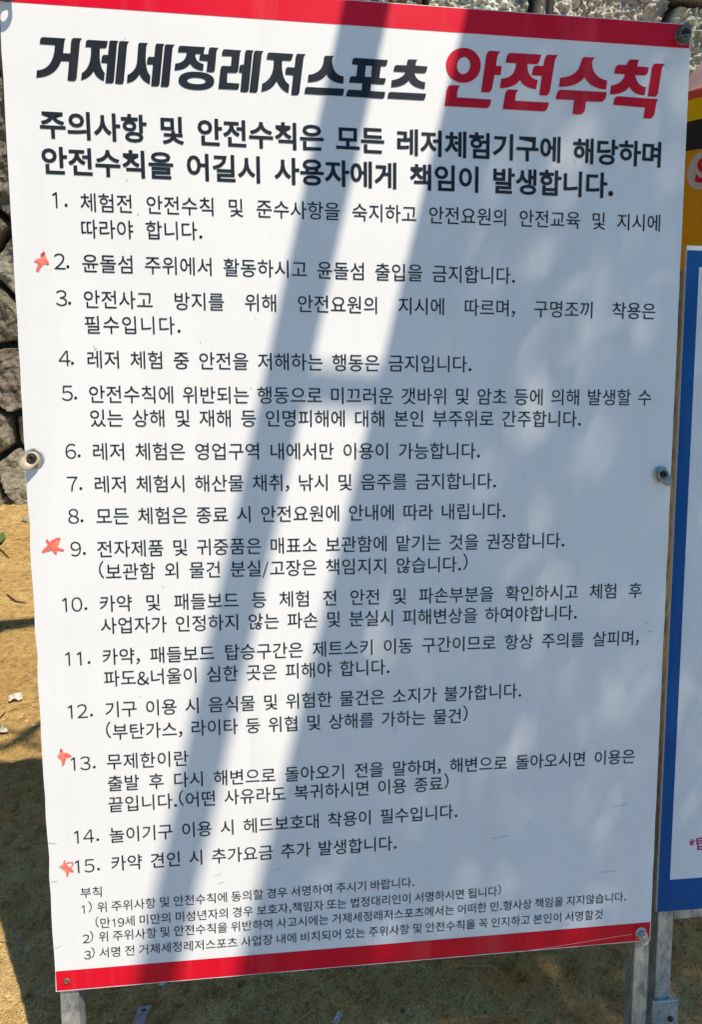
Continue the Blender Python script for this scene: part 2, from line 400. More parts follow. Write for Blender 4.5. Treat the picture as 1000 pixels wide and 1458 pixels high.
# ---- lettering: printed characters, one mesh per text block
_glyph = {}
BADOFF = '해'
STROKE = {'1': ([(.275, 0), (.35, 0), (.35, .715), (.29, .715), (.125, .60), (.155, .54), (.275, .615)], .56),
          '/': ([(.0, -.09), (.065, -.09), (.35, .80), (.285, .80)], .38)}
def glyph(c, off=0.0):
    key = (c, off)
    if key in _glyph: return _glyph[key]
    def get(body):
        cu = bpy.data.curves.new('glyph', 'FONT'); cu.body = body; cu.size = 1; cu.resolution_u = 3; cu.offset = off
        o = bpy.data.objects.new('glyph', cu); COL.objects.link(o)
        dg = bpy.context.evaluated_depsgraph_get(); dg.update()
        me = bpy.data.meshes.new_from_object(o.evaluated_get(dg))
        v = np.array([p.co[:] for p in me.vertices]).reshape(-1, 3)[:, :2] if len(me.vertices) else np.zeros((0, 2))
        f = [tuple(p.vertices) for p in me.polygons]
        bpy.data.objects.remove(o); bpy.data.meshes.remove(me); bpy.data.curves.remove(cu)
        return v, f
    if '\uac00' <= c <= '\ud7a3':
        v, f = get(c); adv = 0.92
        if off and c in BADOFF:                      # thicken by a ring of shifted copies where the outline offset folds over
            v0, f0 = glyph(c, 0.0)[:2]; vs_, fs_ = [], []
            for k in range(8):
                q = v0 + off * 1.05 * np.array([math.cos(k * math.pi / 4), math.sin(k * math.pi / 4)])
                fs_ += [tuple(i + len(vs_) * len(v0) for i in t_) for t_ in f0]; vs_.append(q)
            v = np.concatenate(vs_); f = fs_
    elif c in STROKE:
        pl = [Vector((x, y, 0)) for x, y in STROKE[c][0]]
        v = np.array(STROKE[c][0]); f = tessellate_polygon([pl]); adv = STROKE[c][1]
    elif c in '0123456789.,()/&':
        v, f = get(chr(ord(c) + 0xFEE0))             # full-width forms carry the same drawing as the Hangul
        adv = {'.': .30, ',': .30, '(': .36, ')': .36, '/': .42, '&': .68}.get(c, .56)
        v = v - np.array([(v[:, 0].min() + v[:, 0].max()) / 2 - adv / 2, 0])
    else:
        v, f = get(c); vb, _ = get('|'); vc, _ = get(c + '|'); adv = vc[:, 0].max() - vb[:, 0].max()
    _glyph[key] = (v, f, adv); return _glyph[key]

def text_line(mb, txt, x0, y0, x1, y1, em, adv_h, off=0.0, h=2 * E1, lat=1.0, space=None, mi=0):
    a0 = np.array(pan(x0, y0)); a1 = np.array(pan(x1, y1))
    d = a1 - a0; Ln = np.linalg.norm(d); d = d / Ln; nrm = np.array([-d[1], d[0]])
    sx = adv_h / 0.92
    items = []; nat = 0.0; nsp = txt.count(' ')
    for c in txt:
        if c == ' ': items.append((c, 0)); continue
        v, f, a = glyph(c, off)
        w = a * sx if '\uac00' <= c <= '\ud7a3' else a * em * lat
        items.append((c, w)); nat += w
    vv0 = glyph(txt[0], off)[0]; lead = vv0[:, 0].min() * (sx if '\uac00' <= txt[0] <= '\ud7a3' else em * lat)
    vl, _, al = glyph(txt[-1], off); sl = sx if '\uac00' <= txt[-1] <= '\ud7a3' else em * lat
    tail = (al - vl[:, 0].max()) * sl
    need = Ln + lead + tail
    k = 1.0; ls = 0.0
    if nsp:
        sp = (need - nat) / nsp
        lo, hi = 0.22 * em, (0.60 if space is None else space) * em
        if sp < lo or sp > hi:
            sp = min(max(sp, lo), hi); k = (need - nsp * sp) / nat
    else:
        sp = 0; ls = (need - nat) / max(1, len(txt) - 1)
    x = -lead
    for c, w in items:
        if c == ' ': x += sp; continue
        v, f, a = glyph(c, off); s = sx if '\uac00' <= c <= '\ud7a3' else em * lat
        if '\uac00' <= c <= '\ud7a3' or c in '.,': base = 0.075 * em
        elif c in '()': base = 0.20 * em
        else: base = 0.02 * em
        P = [a0 + d * (x + q[0] * s * k) + nrm * (q[1] * em + base) for q in v]
        W3 = [pt(p[0], p[1], h + (2e-6 * (i // (len(v) // 8)) if off and c in BADOFF else 0)) for i, p in enumerate(P)]
        fs = []
        for fc in f:
            n_ = np.cross(W3[fc[1]] - W3[fc[0]], W3[fc[2]] - W3[fc[0]])
            fs.append(fc if n_ @ PN >= 0 else fc[::-1])
        mb.add(W3, fs, mi); x += w * k + ls
    return k

BE, BA = 0.0167, 0.01485
# rule number: (text, x, y bottom), then lines (text, x0, y0, x1, y1, widest space in em)
RULES = [
 ('1.', 75, 296.5, [('체험전 안전수칙 및 준수사항을 숙지하고 안전요원의 안전교육 및 지시에', 115, 301, 940, 330, 2), ('따라야 합니다.', 116.5, 339, 288.5, 342)]),
 ('2.', 77.5, 384, [('윤돌섬 주위에서 활동하시고 윤돌섬 출입을 금지합니다.', 117.5, 387.5, 733.5, 405)]),
 ('3.', 80, 436, [('안전사고 방지를 위해 안전요원의 지시에 따르며, 구명조끼 착용은', 120, 438.5, 933.5, 455, 3), ('필수입니다.', 121.5, 475, 257.5, 476)]),
 ('4.', 84, 521.5, [('레저 체험 중 안전을 저해하는 행동은 금지입니다.', 125, 524, 671.5, 530.5)]),
 ('5.', 88.5, 571, [('안전수칙에 위반되는 행동으로 미끄러운 갯바위 및 암초 등에 의해 발생할 수', 127.5, 573.5, 927.5, 577.5), ('있는 상해 및 재해 등 인명피해에 대해 본인 부주위로 간주합니다.', 129, 607.5, 827.5, 608)]),
 ('6.', 93.5, 653.5, [('레저 체험은 영업구역 내에서만 이용이 가능합니다.', 133, 655, 683.5, 653.5)]),
 ('7.', 96, 700, [('레저 체험시 해산물 채취, 낚시 및 음주를 금지합니다.', 135.5, 701.5, 706.5, 696)]),
 ('8.', 97.5, 746, [('모든 체험은 종료 시 안전요원에 안내에 따라 내립니다.', 137.5, 747, 720, 738.5)]),
 ('9.', 101, 792.5, [('전자제품 및 귀중품은 매표소 보관함에 맡기는 것을 권장합니다.', 139, 793.5, 804, 780), ('(보관함 외 물건 분실/고장은 책임지지 않습니다.)', 141.5, 826, 666, 814)]),
 ('10.', 89, 871.5, [('카약 및 패들보드 등 체험 전 안전 및 파손부분을 확인하시고 체험 후', 142.5, 871, 914, 851, 2), ('사업자가 인정하지 않는 파손 및 분실시 피해변상을 하여야합니다.', 144, 902.5, 821.5, 882.5)]),
 ('11.', 93.5, 948.5, [('카약, 패들보드 탑승구간은 제트스키 이동 구간이므로 항상 주의를 살피며,', 146.5, 946.5, 910, 918), ('파도&너울이 심한 곳은 피해야 합니다.', 148.5, 977.5, 555, 960)]),
 ('12.', 97, 1023.5, [('기구 이용 시 음식물 및 위험한 물건은 소지가 불가합니다.', 150.5, 1021.5, 742.5, 993.5), ('(부탄가스, 라이타 둥 위협 및 상해를 가하는 물건)', 151.5, 1053.5, 666, 1029)]),
 ('13.', 101, 1097.5, [('무제한이란', 152.5, 1095.5, 268.5, 1090), ('출발 후 다시 해변으로 돌아오기 전을 말하며, 해변으로 돌아오시면 이용은', 154, 1126.5, 904, 1086.5), ('끝입니다.(어떤 사유라도 복귀하시면 이용 종료)', 155, 1156.5, 639, 1125)]),
 ('14.', 106, 1201.5, [('놀이기구 이용 시 헤드보호대 착용이 필수입니다.', 156.5, 1200, 651.5, 1165)]),
 ('15.', 107, 1243.5, [('카약 견인 시 추가요금 추가 발생합니다.', 159, 1240, 565, 1210)]),
]
for num, nx, ny, lines in RULES:
    mb = MB()
    sl = (lines[0][4] - lines[0][2]) / (lines[0][3] - lines[0][1])
    wpx = 21.5 if len(num) == 2 else 35.5
    text_line(mb, num, nx, ny, nx + wpx, ny + sl * wpx, 0.0178, 0.016, off=-0.007, h=2 * E1)
    for L in lines:
        text_line(mb, *L[:5], BE, BA, off=0.002, space=(L[5] if len(L) > 5 else None))
    mb.build('rule_lettering', M_ink2, sign)
mb = MB()
HE, HA = 0.0236, 0.0219
text_line(mb, '주의사항 및 안전수칙은 모든 레저체험기구에 해당하며', 57.5, 195.5, 941, 238, HE, HA, off=0.024, lat=1.0)
text_line(mb, '안전수칙을 어길시 사용자에게 책임이 발생합니다.', 60, 247, 873.5, 282, HE, HA, off=0.024)
mb.build('heading_lettering', M_ink, sign)
mb = MB()
SE, SA = 0.0117, 0.0107
for L in [('부칙', 115, 1278.5, 145, 1276.5), ('1)', 116.5, 1301, 131, 1300), ('위 주위사항 및 안전수칙에 동의할 경우 서명하여 주시기 바랍니다.', 139, 1299, 590, 1262.5),
          ('(만19세 미만의 미성년자의 경우 보호자,책임자 또는 법정대리인이 서명하시면 됩니다)', 136.5, 1322, 713.5, 1275),
          ('2)', 118, 1343, 133, 1342), ('위 주위사항 및 안전수칙을 위반하여 사고시에는 거제세정레저스포츠에서는 어떠한 민.형사상 책임을 지지않습니다.', 141, 1341, 891.5, 1283),
          ('3)', 120, 1366, 135, 1365), ('서명 전 거제세정레저스포츠 사업장 내에 비치되어 있는 주위사항 및 안전수칙을 꼭 인지하고 본인이 서명할것', 142, 1363.5, 858.5, 1308)]:
    text_line(mb, *L, SE, SA, off=0.0)
mb.build('small_print', M_ink2, sign)

# ---- display lettering of the title, drawn as outlines (points in enlarged crops of the title)
def crop(x0, y0, sc, pts): return [np.array((x0 + p[0] / sc, y0 + p[1] / sc)) for p in pts]
def smooth_loop(pts):
    """points with a third value 'c' are pulled round with a quadratic curve"""
    out = []; n = len(pts)
    for i in range(n):
        p = pts[i]
        if len(p) > 2:
            a = np.array(pts[i - 1][:2], float); b = np.array(p[:2], float); c = np.array(pts[(i + 1) % n][:2], float)
            if len(pts[i - 1]) > 2: a = (a + b) / 2
            if len(pts[(i + 1) % n]) > 2: c = (b + c) / 2
            for t_ in np.linspace(0.0, 1, 8):
                q = (1 - t_) ** 2 * a + 2 * t_ * (1 - t_) * b + t_ ** 2 * c
                if not out or np.linalg.norm(np.array(out[-1]) - q) > 1e-6: out.append(tuple(q))
        else:
            q = (float(p[0]), float(p[1]))
            if not out or np.linalg.norm(np.array(out[-1]) - np.array(q)) > 1e-6: out.append(q)
    if np.linalg.norm(np.array(out[0]) - np.array(out[-1])) < 1e-6: out.pop()
    return out
def ell(cx, cy, rx, ry, rot=0.0, n=36, sq=2.0):
    o = []
    for k in range(n):
        t_ = 2 * math.pi * k / n; c_, s__ = math.cos(t_), math.sin(t_)
        x = rx * math.copysign(abs(c_) ** (2 / sq), c_); y = ry * math.copysign(abs(s__) ** (2 / sq), s__)
        o.append((cx + x * math.cos(rot) - y * math.sin(rot), cy + x * math.sin(rot) + y * math.cos(rot)))
    return o
C = 1
T1 = (45, 45, 7.143); T2 = (175, 45, 7.143); T3 = (305, 55, 7.143); T4 = (425, 60, 10.0); T5 = (485, 60, 7.143)
R1 = (625, 60, 5.882); R2 = (785, 70, 5.882)
BLACK = [
 (T1, [[(82, 128), (84, 90), (92, 58, C), (120, 58), (348, 72), (333, 85, C), (331, 120), (320, 222), (392, 224), (400, 110), (402, 68, C), (440, 67), (515, 71), (494, 82, C), (490, 120), (458, 470), (452, 506, C), (420, 504), (364, 500), (380, 302), (300, 300), (240, 465, C), (46, 469), (52, 396), (225, 392, C), (236, 138)]]),
 (T1, [[(546, 158), (550, 118), (554, 86, C), (580, 86), (775, 98), (768, 140), (764, 168, C), (740, 170), (695, 168), (680, 360, C), (744, 424), (736, 504), (660, 480, C), (630, 402), (590, 475, C), (502, 496), (510, 424), (610, 370, C), (604, 160)]]),
 (T1, [[(708, 318), (712, 270), (716, 240, C), (740, 238), (776, 240), (788, 120), (790, 92, C), (815, 92), (886, 97), (870, 105, C), (868, 140), (838, 500), (832, 528, C), (805, 528), (750, 525), (768, 322)]]),
 (T1, [[(848, 530), (886, 125), (888, 98, C), (915, 98), (996, 104), (974, 112, C), (970, 150), (938, 510), (930, 537, C), (905, 536)]]),
 (T2, [[(40, 525), (46, 444), (140, 400, C), (145, 290), (155, 140), (158, 115, C), (180, 115), (258, 119), (240, 128, C), (238, 160), (215, 390, C), (280, 452), (274, 536), (200, 510, C), (168, 434), (130, 510, C)]]),
 (T2, [[(242, 334), (248, 285), (252, 258, C), (275, 258), (318, 260), (330, 150), (333, 124, C), (355, 123), (424, 128), (412, 138, C), (408, 170), (374, 530), (368, 558, C), (340, 558), (286, 555), (306, 336)]]),
 (T2, [[(384, 562), (424, 160), (426, 132, C), (450, 131), (530, 136), (508, 146, C), (504, 180), (472, 540), (464, 566, C), (440, 565)]]),
 (T2, [[(560, 212), (564, 175), (568, 146, C), (592, 146), (836, 160), (826, 200), (822, 228), (738, 228), (728, 310, C), (822, 332), (816, 400), (715, 385, C), (684, 326), (640, 392, C), (524, 396), (532, 328), (640, 320, C), (650, 214)]]),
 (T2, [[(776, 294), (780, 255), (784, 230, C), (800, 230), (866, 234), (874, 190), (876, 162, C), (900, 162), (978, 168), (956, 178, C), (952, 210), (936, 390), (930, 416, C), (905, 415), (850, 410), (862, 302)]]),
 (T2, [ell(748, 502, 182, 92, 0.05, 44, 2.3), ell(748, 503, 94, 33, 0.05, 30, 2.2)]),
 (T3, [[(78, 178), (82, 140), (88, 110, C), (112, 110), (280, 122), (265, 132, C), (262, 160), (246, 320), (240, 350, C), (215, 350), (136, 348), (130, 450), (256, 458), (252, 500), (244, 522, C), (225, 521), (42, 512), (64, 310), (68, 280, C), (92, 278), (170, 282), (180, 180)]]),
 (T3, [[(250, 346), (256, 300), (260, 268, C), (280, 267), (302, 268), (314, 150), (318, 119, C), (340, 118), (404, 122), (392, 132, C), (388, 160), (352, 520), (345, 547, C), (320, 547), (266, 542), (284, 350)]]),
 (T3, [[(358, 546), (402, 155), (406, 125, C), (430, 124), (504, 129), (488, 140, C), (484, 170), (444, 525), (436, 552, C), (412, 551)]]),
 (T3, [[(534, 212), (540, 170), (544, 143, C), (568, 143), (806, 158), (796, 195), (790, 226, C), (768, 227), (692, 224), (680, 420, C), (766, 470), (756, 554), (680, 530, C), (636, 432), (590, 525, C), (480, 543), (488, 462), (610, 410, C), (608, 220)]]),
 (T3, [[(722, 366), (728, 320), (732, 292, C), (755, 292), (818, 296), (830, 190), (834, 157, C), (856, 156), (936, 160), (914, 170, C), (910, 205), (868, 550), (858, 577, C), (835, 577), (784, 574), (804, 374)]]),
 (T4, [[(132, 572), (144, 468), (340, 450, C), (362, 262), (364, 230), (368, 198, C), (395, 197), (510, 200), (484, 216, C), (482, 250), (478, 470, C), (648, 492), (638, 596), (450, 580, C), (402, 456), (330, 575, C)]]),
 (T4, [[(86, 738), (94, 680), (100, 640, C), (130, 641), (652, 666), (644, 730), (636, 772, C), (610, 770)]]),
 (T5, [[(116, 228), (122, 190), (128, 162, C), (152, 162), (482, 184), (474, 220), (468, 248, C), (448, 248), (412, 246), (396, 366), (462, 370), (456, 405), (450, 432, C), (430, 432), (312, 426), (304, 498), (456, 508), (450, 550), (444, 577, C), (424, 576), (56, 554), (64, 515), (72, 485, C), (96, 485), (216, 492), (222, 422), (88, 414), (94, 375), (102, 348, C), (124, 348), (160, 350), (176, 234)],
       [(258, 240), (322, 244), (312, 358), (248, 354)]]),
 (T5, [[(540, 300), (546, 262), (554, 235, C), (574, 235), (674, 238), (678, 205), (682, 178, C), (705, 177), (786, 180), (768, 190, C), (764, 240), (886, 250), (878, 290), (870, 316, C), (850, 317), (752, 314), (770, 400, C), (864, 410), (856, 478), (730, 465, C), (696, 390), (640, 460, C), (514, 460), (522, 390), (640, 370, C), (660, 306)]]),
 (T5, [[(478, 574), (484, 535), (492, 508, C), (515, 508), (872, 526), (864, 565), (856, 594, C), (836, 593)]]),
]
RED = [
 (R1, [ell(207, 196, 146, 146, 0.0, 44, 2.05), ell(209, 198, 56, 72, 0.15, 30, 2.0)]),
 (R1, [[(354, 420), (398, 115), (406, 75, C), (435, 74), (520, 80), (494, 96, C), (488, 140), (480, 200), (528, 202), (518, 278), (468, 276), (448, 385), (438, 424, C), (410, 423)]]),
 (R1, [[(48, 536), (66, 405), (74, 363, C), (100, 362), (182, 366), (160, 382, C), (156, 415), (152, 464), (440, 482), (432, 525), (420, 556, C), (395, 555)]]),
 (R1, [[(560, 174), (570, 125), (580, 92, C), (606, 92), (860, 106), (848, 150), (838, 186, C), (815, 187), (744, 184), (740, 305, C), (830, 320), (816, 396), (715, 385, C), (682, 318), (630, 388, C), (512, 388), (524, 308), (640, 305, C), (650, 178)]]),
 (R1, [[(780, 278), (788, 235), (796, 198, C), (820, 198), (876, 202), (888, 145), (898, 108, C), (920, 107), (1004, 110), (978, 126, C), (972, 165), (932, 410), (922, 449, C), (895, 449), (842, 446), (864, 284)]]),
 (R1, [[(536, 562), (556, 440), (566, 398, C), (590, 397), (670, 402), (648, 418, C), (644, 450), (640, 492), (924, 508), (914, 550), (902, 582, C), (875, 581)]]),
 (R2, [[(66, 318), (78, 240), (225, 235, C), (252, 110), (262, 68, C), (285, 67), (372, 72), (346, 88, C), (344, 120), (350, 240, C), (470, 264), (462, 340), (330, 330, C), (280, 236), (225, 318, C)]]),
 (R2, [[(38, 420), (48, 375), (62, 341, C), (85, 341), (468, 362), (458, 410), (440, 444, C), (415, 443), (294, 438), (284, 515), (268, 548, C), (240, 548), (180, 546), (194, 428)]]),
 (R2, [[(530, 206), (538, 165), (548, 132, C), (570, 132), (634, 134), (642, 112), (652, 88, C), (675, 87), (742, 92), (728, 105, C), (724, 146), (820, 154), (812, 195), (802, 222, C), (780, 222), (706, 218), (720, 310, C), (796, 320), (786, 388), (690, 385, C), (658, 314), (620, 380, C), (494, 380), (504, 306), (600, 295, C), (620, 212)]]),
 (R2, [[(810, 396), (846, 160), (856, 122, C), (880, 121), (956, 126), (934, 140, C), (928, 175), (898, 365), (886, 401, C), (865, 400)]]),
 (R2, [[(520, 468), (530, 425), (540, 396, C), (562, 396), (898, 420), (884, 440, C), (880, 470), (866, 550), (848, 584, C), (825, 583), (774, 580), (788, 490)]]),
]
for nm, data, ml_, lab in (('title_lettering', BLACK, M_ink, 'black slab display lettering at the left of the title'), ('title_lettering', RED, M_redink, 'taller red display lettering at the right of the title')):
    mb = MB()
    for (x0, y0, sc), loops in data:
        W3 = []
        for lp in loops:
            pl = crop(x0, y0, sc, smooth_loop(lp))
            W3.append([pt(*pan(p[0], p[1]), 2 * E1) for p in pl])
        flat_poly(mb, W3)
    mb.build(nm, ml_, sign)['label'] = lab

# ---- red felt-pen stars
def ribbon(mb, pts, wpx, h, mi):
    """pen stroke: constant-width ribbon with round ends, pixel points"""
    P = [np.array(pan(*p)) for p in pts]; w = wpx * 0.00031
    for a, b in zip(P[:-1], P[1:]):
        d = b - a; L = np.linalg.norm(d)
        if L < 1e-9: continue
        d /= L; n_ = np.array([-d[1], d[0]])
        poly = []
        for k in range(7):
            t_ = math.pi * (0.5 + k / 6); poly.append(a + w * (math.cos(t_) * d + math.sin(t_) * n_))
        for k in range(7):
            t_ = math.pi * (-0.5 + k / 6); poly.append(b + w * (math.cos(t_) * d + math.sin(t_) * n_))
        hh = h + rr.uniform(0, 0.00004)
        mb.add([pt(q[0], q[1], hh) for q in poly], [list(range(14))], mi)
def star(x0, y0, sc, fill, strokes):
    mb = MB()
    if fill:
        pl = crop(x0, y0, sc, smooth_loop(fill)); flat_poly(mb, [[pt(*pan(*p), 2 * E1) for p in pl]], 0)
    for pts, w, mi in strokes:
        ribbon(mb, [tuple(p) for p in crop(x0, y0, sc, pts)], w, 2.4 * E1 + 0.00006 * mi, mi)
    mb.build('star_mark', [M_pen_light, M_pen, M_pen_dark], sign)
star(40, 350, 14.29, [(120, 305), (200, 262), (270, 238), (330, 200), (372, 250), (432, 365), (400, 390), (340, 368), (290, 400), (215, 500), (168, 495), (205, 390), (180, 350)],
     [([(325, 145), (275, 190)], 3.0, 2), ([(245, 380), (196, 490)], 4.4, 1), ([(140, 310), (250, 350)], 2.0, 1), ([(350, 310), (405, 370)], 2.2, 1), ([(330, 140), (345, 210)], 1.6, 0)])
star(50, 750, 12.5, [(200, 365), (255, 300), (350, 265), (400, 290), (380, 370), (340, 440), (290, 385)], [([(140, 435), (270, 310), (395, 215), (435, 212)], 3.0, 1), ([(430, 220), (385, 350), (370, 470)], 3.0, 0), ([(370, 470), (270, 350), (210, 240)], 3.2, 1),
     ([(210, 240), (270, 335), (500, 415)], 2.6, 0), ([(500, 415), (320, 390), (140, 440)], 3.0, 1), ([(280, 265), (380, 215)], 2.6, 1)])
star(70, 1050, 14.29, [(160, 378), (215, 320), (214, 255), (243, 228), (276, 262), (292, 315), (372, 306), (446, 372), (400, 405), (345, 425), (312, 545), (268, 560), (246, 460), (185, 415)],
     [([(245, 240), (236, 275)], 2.6, 2), ([(310, 440), (282, 545)], 3.2, 1), ([(330, 355), (436, 375)], 3.0, 1)])
star(75, 1210, 14.29, [(118, 335), (205, 305), (222, 225), (262, 203), (252, 268), (330, 335), (420, 425), (390, 450), (335, 440), (318, 520), (290, 538), (262, 440), (195, 385)],
     [([(270, 275), (330, 252), (400, 250), (415, 285), (370, 360)], 1.8, 1), ([(345, 375), (405, 430)], 3.4, 1), ([(315, 455), (296, 520)], 2.6, 1), ([(245, 215), (225, 262)], 1.4, 1), ([(240, 320), (330, 400)], 1.5, 1)])

# ---- scratches and scuffs
mb = MB()
ribbon(mb, [(748, 1354), (820, 1343), (880, 1333), (900, 1330)], 0.7, 1.6 * E1, 0)
ribbon(mb, [(905, 1337), (925, 1334)], 0.8, 1.6 * E1, 0)
merge(bands[1], mb, M_scratch)
mb = MB()
for a_ in [(133, 492, 136, 498), (134, 498, 139, 496), (178, 53, 178, 57), (364, 452, 364, 455), (507, 638, 510, 643), (818, 227, 820, 236), (921, 887, 924, 888), (755, 1170, 757, 1174),
           (620, 1330, 622, 1331), (700, 1194, 726, 1190), (872, 1149, 894, 1145), (856, 1242, 878, 1240), (806, 1318, 812, 1314), (69, 1200, 80, 1201), (735, 1125, 737, 1130), (762, 1088, 763, 1094),
           (306, 1247, 316, 1243), (310, 1258, 320, 1255), (390, 1240, 400, 1236), (923, 900, 930, 899), (888, 1170, 890, 1173), (73, 1256, 81, 1254), (78, 1350, 89, 1346), (564, 1034, 563, 1043)]:
    ribbon(mb, [a_[:2], a_[2:]], rr.uniform(.5, 1.0), 1.6 * E1, 0)
for k in range(46):
    x = rr.uniform(60, 930); y = rr.uniform(300, 1300)
    ribbon(mb, [(x, y), (x + rr.uniform(-2, 2), y + rr.uniform(.2, 2))], rr.uniform(.5, 1.0), 1.6 * E1, 0)
merge(panel, mb, M_scuff)

# ---- steel frame behind the sheet, legs into the sand
def tube_post(name, a0, a1, b_top, b_bot, h_front, depth, mt, parent, bevel=0.0012):
    mb = MB()
    mb.box8([pt(a0, b_bot, h_front), pt(a1, b_bot, h_front), pt(a1, b_bot, h_front - depth), pt(a0, b_bot, h_front - depth),
             pt(a0, b_top, h_front), pt(a1, b_top, h_front), pt(a1, b_top, h_front - depth), pt(a0, b_top, h_front - depth)])
    return mb.build(name, mt, parent, bevel=bevel)
HF = -TH - 0.0006
b_gr = -(PC[2] + 0.06) / math.cos(LEAN)
la0, _ = pan(85, 1425, HF); la1, _ = pan(112, 1425, HF)
tube_post('leg', la0, la1, -HH + 0.03, b_gr, HF, 0.02, M_steel, sign)
ra0, _ = pan(904.5, 1350, HF); ra1, _ = pan(925.5, 1350, HF)
tube_post('leg', ra0, ra1, -HH + 0.03, b_gr, HF, 0.02, M_steel, sign)
mb = MB()                                                   # the rusty left rail is fixed slightly out of true
mb.box8([pt(-HW + .004, -HH + .0305, HF), pt(-HW + .022, -HH + .0305, HF), pt(-HW + .022, -HH + .0305, HF - .02), pt(-HW + .004, -HH + .0305, HF - .02),
         pt(-HW - .0032, HH - .03, HF), pt(-HW + .018, HH - .03, HF), pt(-HW + .018, HH - .03, HF - .02), pt(-HW - .0032, HH - .03, HF - .02)])
mb.build('frame_rail', M_rust, sign, bevel=.0012)
tube_post('frame_rail', ra0, ra1, HH - 0.03, -HH + 0.0305, HF, 0.02, M_steel, sign)
tube_post('frame_rail', -HW + 0.0192, ra0 - 0.0004, HH - 0.03, HH - 0.05, HF, 0.02, M_steel, sign)
tube_post('frame_rail', la1 + .0004, ra0 - 0.0004, -HH + 0.05, -HH + 0.0305, HF, 0.02, M_steel, sign)

# ---- screws with washers and flip caps
def screw(u, v, rpx, ang, mt_cap, lip=1.0, stand=0.0, small=False, head=None):
    a, b = pan(u, v); r = rpx * 0.00062; c = pt(a, b, 0)
    if small:
        mb = MB(); mb.revolve(c, PN, PX, PU, [(r, 0.0001), (r, .001), (r * .8, .0018), (r * .35, .0019), (r * .3, .001)], 20)
        return mb.build('rivet', M_rust, sign, smooth=True)
    mb = MB()
    mb.revolve(c, PN, PX, PU, [(r, 0.0001), (r, 0.0010), (r * .95, 0.0016), (r * .84, 0.0019), (r * .80, .0012), (r * .60, .0014), (r * .55, .0042), (r * .46, .0050), (r * .45, .0052)], 36)
    if stand: mb.v = [p - PN * (((p - c) @ PN) * .45) for p in mb.v]
    w = mb.build('washer', M_capgrey if stand else M_washer, sign)
    mb = MB(); e1, e2 = PX, PU
    mb.revolve(c, PN, e1, e2, [(r * .40, .0048), (r * .40, .0078), (r * .33, .0084), (r * .16, .0082), (r * .13, .0066)], 20)
    mb.build('screw_head', head or M_darkhole, w, smooth=True)
    mb = MB(); n = 36; rows = []
    for (q, hh) in ((.44, .0056), (.50, .0066), (.66, .0068), (.72, .0058)):
        row = []
        for j in range(n):
            th = 2 * math.pi * j / n; k = max(0, math.cos(th - ang)) ** 3
            ri = r * (q + (k * lip * .95 if q > .5 else k * .05)) * (1 if q < .6 else 1 + .05 * k)
            row.append(c + ri * (math.cos(th) * e1 + math.sin(th) * e2) + PN * (hh + k * lip * (.0045 if q > .6 else .001)))
        rows.append(row)
    vs_ = [p for R_ in rows for p in R_]
    fs = [[i * n + j, i * n + (j + 1) % n, (i + 1) * n + (j + 1) % n, (i + 1) * n + j] for i in range(3) for j in range(n)]
    mb.add(vs_, fs)
    mb.build('flip_cap', mt_cap, w, smooth=True)
    if stand:
        D = CAM - c; D /= np.linalg.norm(D)
        D = D + 0.04 * PU; D /= np.linalg.norm(D)
        sx = np.cross(D, PU); sx /= np.linalg.norm(sx)
        nn = np.cross(sx, D)
        outer = [(-.0045, .006), (.0045, .006)] + [(.0058 * math.cos(t_), stand - .0058 + .0058 * math.sin(t_)) for t_ in np.linspace(0, math.pi, 14)]
        hole = [(.0028 * math.cos(t_), stand - .0075 + .0028 * math.sin(t_)) for t_ in np.linspace(0, 2 * math.pi, 15)[:-1]]
        mb = MB()
        P0 = [c + sx * x + D * y for x, y in outer]; H0 = [c + sx * x + D * y for x, y in hole]
        for sgn in (.0005, -.0005):
            pl = [[p + nn * sgn for p in P0], [p + nn * sgn for p in H0]]
            tr = tessellate_polygon([[Vector(p.tolist()) for p in L] for L in pl])
            mb.add(pl[0] + pl[1], [t_ if sgn > 0 else t_[::-1] for t_ in tr])
        for L in (P0, H0):
            n_ = len(L); mb.add([p + nn * .0005 for p in L] + [p - nn * .0005 for p in L], [[i, (i + 1) % n_, n_ + (i + 1) % n_, n_ + i] for i in range(n_)])
        mb.build('cap_tab', mt_cap, w)
screw(8, -14, 15, math.radians(80), M_capgrey, .3, stand=.019)
screw(972.5, 52, 12.5, math.radians(90), M_capgrey, .3, stand=.018)
screw(48, 653, 14.5, math.radians(225), M_cap, .62)
screw(941, 675, 12.5, math.radians(-62), mat('dull_grey_plastic', (0.33, 0.33, 0.29), 0.4), .8)
screw(913, 1328, 10.5, math.radians(-75), M_capclear, .55, head=M_washer)
screw(95, 1396, 5.0, 0, None, small=True)

# ------------------------------------------------------------------ the blue-bordered sign beside it
HB = -0.046
bA, bT = pan(973.0, 349, HB); bA2, bBt = pan(940.5, 1299, HB)
def bpt(a, b, h): return pt(a, b, h)
bA = (bA + bA2) / 2; BW = 0.62
blue = thing('blue_bordered_sign', (bA + BW / 2, 0.0, 0.0), 'white information sign with a broad blue border, cut off at the right edge', 'sign')
def bsheet(name, a0, b0, a1, b1, h, mt, th=None):
    mb = MB()
    if th:
        mb.box8([pt(a0, b0, h), pt(a1, b0, h), pt(a1, b0, h - th), pt(a0, b0, h - th), pt(a0, b1, h), pt(a1, b1, h), pt(a1, b1, h - th), pt(a0, b1, h - th)])
        return mb.build(name, mt, blue, bevel=.0008)
    flat_poly(mb, [[pt(a0, b0, h), pt(a1, b0, h), pt(a1, b1, h), pt(a0, b1, h)]]); return mb.build(name, mt, blue)
bsheet('border_panel', bA, bBt, bA + BW, bT, HB, M_white, 0.004)
_, bT2 = pan(972.5, 356, HB)
